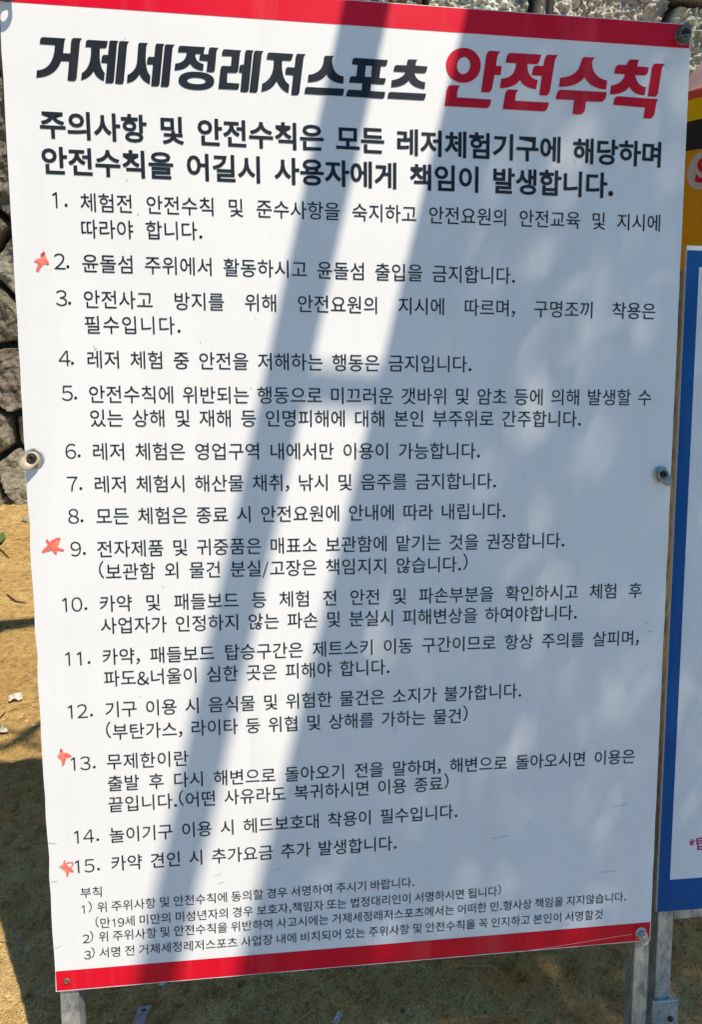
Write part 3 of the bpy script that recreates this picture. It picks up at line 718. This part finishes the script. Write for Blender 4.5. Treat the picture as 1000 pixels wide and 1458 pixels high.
iA = (pan(984, 420, HB)[0] + pan(964, 1252, HB)[0]) / 2; _, iB = pan(964, 1252, HB); _, iT = pan(985, 380, HB)
mb = MB()
flat_poly(mb, [[pt(bA + .0006, bBt + .0006, HB + E1), pt(bA + BW - .0006, bBt + .0006, HB + E1), pt(bA + BW - .0006, bT2, HB + E1), pt(bA + .0006, bT2, HB + E1)],
               [pt(iA, iB, HB + E1), pt(bA + BW - (iA - bA), iB, HB + E1), pt(bA + BW - (iA - bA), iT, HB + E1), pt(iA, iT, HB + E1)]])
mb.build('blue_border', M_blue, blue)
def blue_text(txt, u, v, em, off):
    mb = MB(); a, b = pan(u, v, HB); x = 0
    for c in txt:
        vv, f, ad_ = glyph(c, off)
        W3 = [pt(a + (x + q[0]) * em, b + q[1] * em, HB + E1 * 1.4) for q in vv]
        mb.add(W3, [fc if np.cross(W3[fc[1]] - W3[fc[0]], W3[fc[2]] - W3[fc[0]]) @ PN >= 0 else fc[::-1] for fc in f]); x += ad_
    return mb.build('sign_lettering', M_magenta, blue)
blue_text('*탑', 981.8, 1209.5, 0.0165, 0.02)
# its square post, socket and bottom rail
BF = HB - 0.0046
p0, _ = pan(938, 1310, BF); p1, _ = pan(960, 1310, BF)
b_gr2 = -(PC[2] + 0.06) / math.cos(LEAN)
tube_post('post', p0, p1, bT - .02, b_gr2, BF, 0.024, M_steel, blue)
tube_post('post', bA + BW - .05, bA + BW - .03, bT - .02, b_gr2, BF, 0.024, M_steel, blue)
_, rb1 = pan(970, 1309, BF)
tube_post('bottom_rail', p1 + .0005, bA + BW - .0505, bBt + .012, rb1, BF, 0.02, M_steel, blue)
q0, qb = pan(930, 1427, BF + .005); q1, _ = pan(967.5, 1427, BF + .005)
sk = tube_post('post_socket', q0, q1, qb, b_gr2, BF + .005, 0.034, M_steel, blue)
mb = MB(); sa, sb = pan(955, 1450, BF + .005); mb.revolve(pt(sa, sb, BF + .005), PN, PX, PU, [(.0032, .0001), (.003, .002), (.0015, .0026)], 16)
mb.build('socket_bolt', M_darkhole, sk)

# ------------------------------------------------------------------ yellow inflatable behind the blue sign
def plane_y(u, v, y): return hit(u, v, np.array([0, y, 0]), np.array([0, -1.0, 0]))
IY = 0.95
zt = lambda v: plane_y(985, v, IY)[2]
left_x = plane_y(968, 200, IY)[0]; IR = 0.17; icx = left_x + IR * 0.93
prof = [(0.0, .02), (.10, .02), (.15, .05), (IR, .14), (IR, zt(349) - .05), (IR, zt(222)), (IR * .995, zt(218)), (IR * .995, zt(184)), (IR, zt(180)), (IR, zt(154)), (IR * 1.01, zt(150)),
        (IR * 1.02, zt(143)), (IR * 1.0, zt(136)), (IR * .95, zt(128)), (IR * .88, zt(108)), (IR * .76, zt(88)), (IR * .5, zt(70)), (.02, zt(62))]
M_yel = mat('yellow_vinyl', (0.85, 0.52, 0.002), 0.5, 0, .2); M_org = mat('orange_vinyl', (0.80, 0.32, 0.002), 0.5, 0, .2)
M_ored = mat('coral_vinyl', (0.70, 0.085, 0.045), 0.4); M_pink = mat('pale_pink_vinyl', (0.46, 0.30, 0.30), 0.35); M_blk = mat('black_webbing', (0.012, 0.011, 0.012), 0.7)
M_badge = mat('badge_white', (0.62, 0.50, 0.47), 0.5)
buoy = thing('inflatable_float', (icx, IY, 0), 'yellow and orange inflatable float with black band behind the blue sign', 'inflatable')
def lathe(name, pr, mt, k=64):
    mb = MB(); c = np.array([icx, IY, 0.0])
    for r, z in pr:
        for j in range(k):
            t_ = 2 * math.pi * j / k; mb.v.append(c + np.array([r * math.cos(t_), r * math.sin(t_), z]))
    for i in range(len(pr) - 1):
        for j in range(k):
            mb.f.append([i * k + j, i * k + (j + 1) % k, (i + 1) * k + (j + 1) % k, (i + 1) * k + j]); mb.m.append(0)
    return mb.build(name, mt, buoy, smooth=True)
lathe('float_body', prof[:6], M_org); lathe('black_band', prof[5:9], M_blk); lathe('yellow_ring', prof[8:11], M_yel)
lathe('coral_rim', prof[10:13], M_ored); lathe('pink_cap', prof[12:], M_pink)
# round badge with its red S, wrapped on the body
bc = plane_y(1003, 241, IY); th0 = math.acos(max(-1, min(1, (plane_y(1006, 241, IY - .10)[0] - icx) / IR)))
def on_body(s, z, pr=.001):
    t_ = -(th0 - 0) + s / IR
    return np.array([icx + (IR + pr) * math.cos(t_), IY + (IR + pr) * math.sin(t_), z])
zc = plane_y(1006, 241, IY - .10)[2]; br = 0.035
mb = MB(); rings = [0, .35, .7, 1.0]
for q in rings:
    for j in range(28):
        t_ = 2 * math.pi * j / 28; mb.v.append(on_body(br * q * math.cos(t_), zc + br * q * math.sin(t_)))
for i in range(3):
    for j in range(28): mb.f.append([i * 28 + j, i * 28 + (j + 1) % 28, (i + 1) * 28 + (j + 1) % 28, (i + 1) * 28 + j]); mb.m.append(0)
badge = mb.build('badge', M_badge, buoy)
sv, sf, sa_ = glyph('S', 0.03); em_ = 0.060
mb = MB(); mb.add([on_body((q[0] - sv[:, 0].mean()) * em_, zc + (q[1] - .34) * em_, .0022) for q in sv], sf)
mb.build('badge_letter', M_redink, badge)

# ------------------------------------------------------------------ thin pipe standing by the wall
pw = plane_y(787.5, 8, 1.93)
mb = MB(); mb.tube([(pw[0], 1.93, -.05), (pw[0] + .004, 1.95, 1.0), (pw[0], 1.97, 2.0)], .013, 12)
pipe = mb.build('standing_pipe', mat('dark_pipe', (0.022, 0.020, 0.019), 0.7, 0, .2), smooth=True, origin=(pw[0], 1.93, 0))
tag(pipe, 'thin dark pipe upright against the stone wall above the red top band', 'pipe')

# ------------------------------------------------------------------ litter, straws and stones on the sand
M_paper = mat('litter_paper', (0.66, 0.62, 0.55), 0.8); t = NT(M_paper); t.color(t.ramp(t.noise(90, 4).outputs['Fac'], [(.35, (.48, .42, .33)), (.55, (.68, .65, .60))]).outputs[0]); M_straw = mat('dry_straw', (0.50, 0.36, 0.16), 1, 0, 0)
M_strawd = mat('grey_straw', (0.30, 0.25, 0.15), 1, 0, .1); M_twig = mat('brown_twig', (0.10, 0.065, 0.04), 1, 0, .1); M_leafg = mat('green_leaf', (0.10, 0.18, 0.04), 0.6)
M_peb = mat('pebble', (0.32, 0.27, 0.20), 1, 0, 0); M_pebw = mat('pale_pebble', (0.62, 0.60, 0.55), 0.8)
def gz(x, y): return ground_z(x, y)
def scrap(corners, lift, label, cat='litter', name='paper_scrap', mt=M_paper, mark=None):
    pts = [gnd(*c) for c in corners]; c0 = sum(pts) / len(pts)
    mb = MB(); q4 = pts if len(pts) == 4 else [pts[0], pts[1], (pts[2] + pts[3]) / 2, pts[4]]
    nu, nv = 9, 6; sd_ = rr.uniform(0, 90); sz = np.linalg.norm(q4[1] - q4[0]); top = []
    for j in range(nv):
        for i in range(nu):
            a_, b_ = i / (nu - 1), j / (nv - 1)
            p = (q4[0] * (1 - a_) + q4[1] * a_) * (1 - b_) + (q4[3] * (1 - a_) + q4[2] * a_) * b_
            k_ = noise.noise((a_ * 3.1 + sd_, b_ * 2.6, 1.0)); e_ = min(a_, 1 - a_, b_, 1 - b_)
            jit = noise.noise((a_ * 9, b_ * 9, sd_)) * sz * .05 * (e_ < .01)
            z = gz(p[0], p[1]) + .0035 + lift * (.5 + .9 * k_) * (1 if mark is None else .3)
            top.append(np.array([p[0] + jit, p[1] + jit, z]))
    gf = [[j * nu + i, j * nu + i + 1, (j + 1) * nu + i + 1, (j + 1) * nu + i] for j in range(nv - 1) for i in range(nu - 1)]
    m_ = nu * nv; rim = [i for i in range(nu)] + [j * nu + nu - 1 for j in range(1, nv)] + [(nv - 1) * nu + i for i in range(nu - 2, -1, -1)] + [j * nu for j in range(nv - 2, 0, -1)]
    mb.add(top + [p - np.array([0, 0, .0008]) for p in top], gf + [[m_ + i for i in f[::-1]] for f in gf] + [[rim[k], m_ + rim[k], m_ + rim[(k + 1) % len(rim)], rim[(k + 1) % len(rim)]] for k in range(len(rim))])
    o = mb.build(name, mt, origin=(c0[0], c0[1], gz(c0[0], c0[1])))
    bm = bmesh.new(); bm.from_mesh(o.data); bmesh.ops.recalc_face_normals(bm, faces=bm.faces[:]); bm.to_mesh(o.data); bm.free()
    tag(o, label, cat)
    return o
scrap([(12, 994), (31, 991), (32, 999), (13, 1003)], .008, 'small crumpled white paper scrap on sunlit sand beside the board')
scrap([(0, 1044), (4, 1040), (14, 1051), (-2, 1051)], .006, 'white paper corner lying on sand at the left picture edge')
tagp = scrap([(197, 1439), (216, 1436), (209, 1452), (203, 1475), (186, 1475)], .003, 'pale grey tag with a black mark on shaded ground under the board', 'litter', 'discarded_tag', mat('grey_plastic_tag', (0.45, 0.46, 0.47), 0.5), mark=1)
mk = [gnd(*c) for c in [(201.5, 1443.5), (209, 1443), (208.5, 1446.5), (202, 1446.5)]]
mesh_obj('tag_mark', [np.array([p[0], p[1], gz(p[0], p[1]) + .0062]) for p in mk], [(0, 1, 2, 3)], M_blk, tagp)
scrap([(472, 1458), (482, 1446), (489, 1450), (480, 1464)], .004, 'white paper sliver poking up at the bottom picture edge')
def pebble(u, v, rpx, label, mt=M_peb, flat=.6, name='pebble', cat='stone', group=None):
    p = gnd(u, v); dist = np.linalg.norm(p - CAM); r = rpx * dist / F
    bm = bmesh.new(); bmesh.ops.create_icosphere(bm, subdivisions=3, radius=1)
    sd_ = rr.uniform(0, 50); ax_ = rr.uniform(.75, 1.25)
    for vx in bm.verts:
        k = 1 + .28 * noise.noise(vx.co * 1.4 + Vector((sd_, 0, 0))) + .10 * noise.noise(vx.co * 4 + Vector((sd_, 9, 0)))
        vx.co = Vector((vx.co.x * ax_, vx.co.y, vx.co.z * flat)) * k * r
    me = bpy.data.meshes.new(name); bm.to_mesh(me); bm.free(); me.materials.append(mt)
    me.polygons.foreach_set('use_smooth', np.ones(len(me.polygons), dtype=bool))
    o = bpy.data.objects.new(name, me); COL.objects.link(o); o.location = (p[0], p[1], gz(p[0], p[1]) + r * flat * .45)
    return tag(o, label, cat, group)
pebble(8, 721, 9, 'pale grey rock at the foot of the stone wall at the left edge', M_peb)
pebble(38, 744, 5, 'bluish grey stone on the sand beside the board below the wall', M_peb)
pebble(231, 1404, 4, 'small white pebble just below the red bottom band', M_pebw)
pebble(31, 1342, 3, 'small grey pebble in the shaded sand left of the board', M_peb)
pebble(47, 1035, 2.2, 'tiny white pebble on sunlit sand beside rule twelve', M_pebw)
def straw(pts, wpx, label, mt, arch=0.0, name='dry_straw', cat='straw'):
    P = []
    for i, q in enumerate(pts):
        p = gnd(*q); t_ = i / (len(pts) - 1)
        P.append(np.array([p[0], p[1], gz(p[0], p[1]) + .003 + arch * math.sin(math.pi * t_)]))
    # smooth resample
    Q = []
    for i in range(len(P) - 1):
        for t_ in np.linspace(0, 1, 5)[:-1]: Q.append(P[i] * (1 - t_) + P[i + 1] * t_)
    Q.append(P[-1]); r = wpx * .5 * np.linalg.norm(P[0] - CAM) / F
    mb = MB(); mb.tube(Q, [r * (1 - .5 * i / len(Q)) for i in range(len(Q))], 6)
    c0 = Q[len(Q) // 2]
    return tag(mb.build(name, mt, smooth=True, origin=(c0[0], c0[1], gz(c0[0], c0[1]))), label, cat)
straw([(-6, 1032), (8, 1018), (28, 1006), (62, 999)], 2.0, 'long curved dry straw on sunlit sand beside the board', M_straw, .006)
straw([(-4, 1024), (20, 1011), (45, 1006)], 1.3, 'shorter thin dry straw crossing beside the long curved one', M_straw, .003)
straw([(34, 1268), (33, 1298), (30, 1326)], 2.2, 'upright lying grey straw in the shadow left of the board', M_strawd)
straw([(34, 1350), (28, 1360), (20, 1370)], 2.5, 'bent short grey stalk in the shadow left of the board', M_strawd)
straw([(44, 1416), (60, 1407), (78, 1398)], 2.6, 'brown stalk ending at the lower left corner of the board', M_strawd)
straw([(10, 848), (22, 856), (36, 858)], 2.4, 'dark crooked twig on sunlit sand beside the board', M_twig, 0, 'twig', 'twig')
straw([(-3, 782), (5, 789), (12, 795)], 3.0, 'dark short twig by the green leaf at the left edge', M_twig, 0, 'twig', 'twig')
straw([(18, 772), (30, 768), (42, 764)], 1.8, 'pale brown stalk lying on sand below the wall', M_straw, .004)
lf = [gnd(*c) for c in [(-8, 776), (-2, 768), (6, 766), (9, 770), (4, 777), (-3, 780)]]
c0 = sum(lf) / 6
mb = MB(); tp = [np.array([p[0], p[1], gz(p[0], p[1]) + .008 + .004 * (i % 3)]) for i, p in enumerate(lf)]
mb.add(tp + [p - np.array([0, 0, .0008]) for p in tp], [list(range(6)), list(range(6, 12))[::-1]] + [[i, 6 + i, 6 + (i + 1) % 6, (i + 1) % 6] for i in range(6)])
tag(mb.build('fallen_leaf', M_leafg, origin=(c0[0], c0[1], gz(c0[0], c0[1]))), 'small green leaf on the sand at the left edge below the wall', 'leaf')
# loose grit and fibres, uncountable
mb = MB()
for k in range(7000):
    x = rng.uniform(-1.25, -0.28) if rng.random() < .6 else rng.uniform(-.5, .6); y = rng.uniform(-.12, 2.05) if x < -.25 else rng.uniform(-.12, .4)
    z = ground_z(x, y); r = rng.uniform(.0006, .0020) * (1 if rng.random() < .94 else 2.0)
    if rng.random() < .72:
        o_ = np.array([x, y, z + r * .3]); ax_ = rng.normal(size=(6, 3)) * .2
        b6 = np.array([[1, 0, 0], [-1, 0, 0], [0, 1, 0], [0, -1, 0], [0, 0, .8], [0, 0, -.8]]) + ax_
        mb.add(o_ + b6 * r, [(0, 2, 4), (2, 1, 4), (1, 3, 4), (3, 0, 4), (2, 0, 5), (1, 2, 5), (3, 1, 5), (0, 3, 5)], int(rng.choice([0, 1, 1, 2, 2, 2])))
    else:
        an = rng.uniform(0, 6.28); L = rng.uniform(.008, .035); dv = np.array([math.cos(an), math.sin(an), rng.uniform(-.05, .1)])
        mb.tube([(x, y, z + .0015), np.array([x, y, z + .0015]) + dv * L], .0006, 4, 3)
grit = mb.build('loose_grit', [M_peb, mat('grit_pale', (0.60, 0.44, 0.22), 1, 0, 0), mat('grit_dark', (0.16, 0.11, 0.06), 1, 0, 0), M_straw])
grit['kind'] = 'stuff'; tag(grit, 'loose grit and dry fibres scattered over the sandy ground', 'grit')

# ------------------------------------------------------------------ timber canopy overhead (casts the slanting shadow bars)
M_wood = mat('timber', (0.30, 0.20, 0.11), 0.7); t = NT(M_wood)
mp = t.n('ShaderNodeMapping'); mp.inputs['Scale'].default_value = (30, 2, 30); t.l(t.co.outputs['Object'], mp.inputs[0])
nw = t.noise(1, 5, .6, 1.0); t.l(mp.outputs[0], nw.inputs['Vector'])
t.color(t.ramp(nw.outputs['Fac'], [(.3, (.18, .115, .06)), (.7, (.38, .27, .16))]).outputs[0])
canopy = thing('timber_canopy', (0, -0.6, 0), 'timber canopy frame overhead whose rafters throw the slanting shadow bars on the board', 'canopy')
def rafter(lt, rt, lb, rb, dt, db, ext0, ext1):
    """edges of the shadow at two heights on the board -> a straight square timber up along the sun's direction"""
    a = [pt(*pan(*q)) for q in (lt, rt, lb, rb)]
    top = (a[0] + a[1]) / 2 + LS * dt; bot = (a[2] + a[3]) / 2 + LS * db
    ax = bot - top; L = np.linalg.norm(ax); ax /= L
    s1 = np.cross(ax, LS); s1 /= np.linalg.norm(s1); s2 = np.cross(ax, s1)
    w = (abs((a[1] - a[0]) @ s1) + abs((a[3] - a[2]) @ s1)) / 2
    p, q = top - ax * ext0, bot + ax * ext1
    mb = MB(); mb.beam(p, q, s1, s2, w, w)
    mb.build('rafter', M_wood, canopy)
    return p, q, s1, w, top, bot
r1 = rafter((487, 0), (560, 0), (196, 1390), (252, 1390), 0.85, 2.25, 0.35, 0.5)
r2 = rafter((665, 0), (750, 0), (338, 1390), (405, 1390), 0.85, 2.25, 0.35, 0.5)
cb = [gnd(-8, 890) + LS * 2.1, gnd(48, 884) + LS * 2.1]
dcb = cb[1] - cb[0]; dcb /= np.linalg.norm(dcb); s1 = np.cross(dcb, LS); s1 /= np.linalg.norm(s1); s2 = np.cross(dcb, s1)
mid = (cb[0] + cb[1]) / 2; wcb = np.linalg.norm(gnd(20, 880) - gnd(20, 897)) * LS[2] * .95
cl, cr = mid - dcb * 1.0, mid + dcb * 2.6
mb = MB(); mb.beam(cl, cr, s1, s2, wcb, wcb); mb.build('cross_beam', M_wood, canopy)
for p in (cl, cr): 
    mb = MB(); mb.beam(np.array([p[0], p[1], -.05]), p, PX, np.array([0, 1.0, 0]), .06, .06); mb.build('post', M_wood, canopy)
for r_ in (r1, r2):
    q = r_[1]; mb = MB(); mb.beam(np.array([q[0], q[1], -.05]), q, PX, np.array([0, 1.0, 0]), .05, .05); mb.build('post', M_wood, canopy)
# unseen roof slab at the left, added to block sky light from the sand
mb = MB(); zr = 2.62
mb.box8([(-4.2, -3.2, zr), (-.62, -3.2, zr), (-.62, 1.75, zr + .12), (-4.2, 1.75, zr + .12), (-4.2, -3.2, zr + .05), (-.62, -3.2, zr + .05), (-.62, 1.75, zr + .17), (-4.2, 1.75, zr + .17)])
mb.build('sky_block_roof', M_wood, canopy)
for x_, y_ in ((-4.1, -3.1), (-.72, -3.1), (-4.1, 1.65), (-1.62, 1.65)):  # supports for the added roof slab
    mb = MB(); mb.beam(np.array([x_, y_, -.1]), np.array([x_, y_, zr]), PX, np.array([0, 1.0, 0]), .08, .08); mb.build('post', M_wood, canopy)
# slim purlin lashed between the rafters: the soft bar across the lit strip
pa, pb = pt(*pan(425, 549)) + LS * 1.85, pt(*pan(560, 560)) + LS * 1.85
mb = MB(); mb.tube([pa - (pb - pa) * .1, pb + (pb - pa) * .2], .0115, 8); mb.build('purlin', M_wood, canopy)

# ------------------------------------------------------------------ leafy tree behind the viewer, shading the right side
M_leaf = mat('tree_leaf', (0.055, 0.10, 0.025), 0.5)
M_leaf.node_tree.nodes['Principled BSDF'].inputs['Subsurface Weight'].default_value = 0
M_bark = mat('tree_bark', (0.12, 0.085, 0.055), 0.9)
TREE = np.array([2.1, -1.3, 0])
tree = thing('shade_tree', TREE, 'leafy tree behind the viewer that dapples the right side of the board with shade', 'tree')
mb = MB()
ax2 = r2[5] - r2[4]; L2 = np.linalg.norm(ax2); ax2 /= L2
sref = np.cross(ax2, LS); sref /= np.linalg.norm(sref)
if sref @ PX < 0: sref = -sref
NLEAF = 21000
cnt = 0
while cnt < NLEAF:
    a = rng.uniform(-.35, 1.6); b = rng.uniform(-.80, .62); d = rng.uniform(2.0, 5.2)
    c = pt(a, b) + LS * d
    if (c - r2[4]) @ sref < 0.018: continue
    if c[2] < 1.0 + .25 * max(0, -c[1] - .2): continue
    if np.linalg.norm(c - CAM) < .55: continue
    s = rng.uniform(.009, .0155); nrm = LS * .7 + rng.normal(size=3) * .5; nrm /= np.linalg.norm(nrm)
    e1 = np.cross(nrm, rng.normal(size=3)); e1 /= np.linalg.norm(e1); e2 = np.cross(nrm, e1)
    mb.add([c - e1 * s * 1.3, c - e1 * s * .4 + e2 * s * .62, c + e1 * s * .6 + e2 * s * .5, c + e1 * s * 1.4 + nrm * s * .2, c + e1 * s * .6 - e2 * s * .5, c - e1 * s * .4 - e2 * s * .62],
           [(0, 1, 2, 3, 4, 5)]); cnt += 1
mb.build('crown', M_leaf, tree)
mb = MB()
mb.tube([TREE + np.array([0, 0, -.1]), TREE + np.array([-.05, .05, .8]), TREE + np.array([-.2, .2, 1.6]), TREE + np.array([-.5, .5, 2.2])], [.13, .11, .09, .06], 10)
for q in ((1.15, -.75, 2.1), (1.5, -.6, 2.4), (1.6, -.9, 2.9)):
    mb.tube([TREE + np.array([-.2, .2, 1.6]), (TREE + np.array([-.3, .3, 2.0]) + np.array(q)) / 2, np.array(q)], [.06, .035, .012], 8)
mb.build('trunk', M_bark, tree, smooth=True)
# a forked limb reaching past the board: its shadow lies on the sand at the left
mb = MB()
lim = [(330, 1000), (160, 1010), (62, 1030), (38, 1047), (14, 1062), (-12, 1070)]
D0 = 2.3
P = [gnd(*q) + LS * D0 for q in lim]
P = [TREE + np.array([-.3, .3, 1.9]), gnd(1250, 960) + LS * D0, gnd(900, 960) + LS * D0] + P
mb.tube(P, [.045, .035, .028, .022, .016, .0125, .0125, .011, .008], 8)
mb.tube([gnd(36, 1047) + LS * D0, gnd(18, 1044) + LS * D0, gnd(-10, 1036) + LS * D0], [.006, .005, .003], 6)
for q0_, q1_, q2_ in [((36, 1050), (46, 1060), (56, 1066)), ((48, 1042), (54, 1054), (60, 1068)), ((30, 1054), (44, 1066), (58, 1070)), ((50, 1040), (40, 1056), (50, 1072))]:
    mb.tube([gnd(*q0_) + LS * D0, gnd(*q1_) + LS * D0, gnd(*q2_) + LS * D0], [.004, .003, .002], 5)
mb.build('limb', M_bark, tree, smooth=True)

# unseen trees behind and at the left, added to block sky light
for k, (tx, ty) in enumerate(((-3.0, 3.1), (-1.3, 3.2), (0.5, 3.1), (2.4, 3.3), (-3.4, 1.0), (-3.2, -0.6))):
    zb = 2.0 if ty > 2.3 else 0.0
    tr = thing('sky_block_tree', (tx, ty, zb), 'bushy tree outside the view, added to block sky light around the signs', 'tree', 'added sky-blocking trees')
    mb = MB(); mb.tube([(tx, ty, zb - .1), (tx + .1, ty, 2.6), (tx, ty - .1, 3.6)], [.12, .1, .06], 10); mb.build('trunk', M_bark, tr, smooth=True)
    mb = MB()
    for i in range(2200):
        c = np.array([tx, ty - .1, 4.2 if ty > 2.3 else 2.9]) + np.clip(rng.normal(size=3), -1.6, 1.6) * np.array([.75, .55, .75]); s = rng.uniform(.05, .1)
        nrm = rng.normal(size=3); nrm /= np.linalg.norm(nrm); e1 = np.cross(nrm, rng.normal(size=3)); e1 /= np.linalg.norm(e1); e2 = np.cross(nrm, e1)
        mb.add([c - e1 * s * 1.3, c + e2 * s * .6, c + e1 * s * 1.4, c - e2 * s * .6], [(0, 1, 2, 3)])
    mb.build('crown', M_leaf, tr)
M_bank = mat('bank_soil', (0.10, 0.11, 0.05), 0.95)
bank = mesh_obj('bank', [(-60, 2.36, 2.45), (60, 2.36, 2.45), (60, 60, 6), (-60, 60, 6)], [(0, 1, 2, 3)], M_bank); bank['kind'] = 'structure'

for o in bpy.data.objects:
    if '_org' in o: del o['_org']
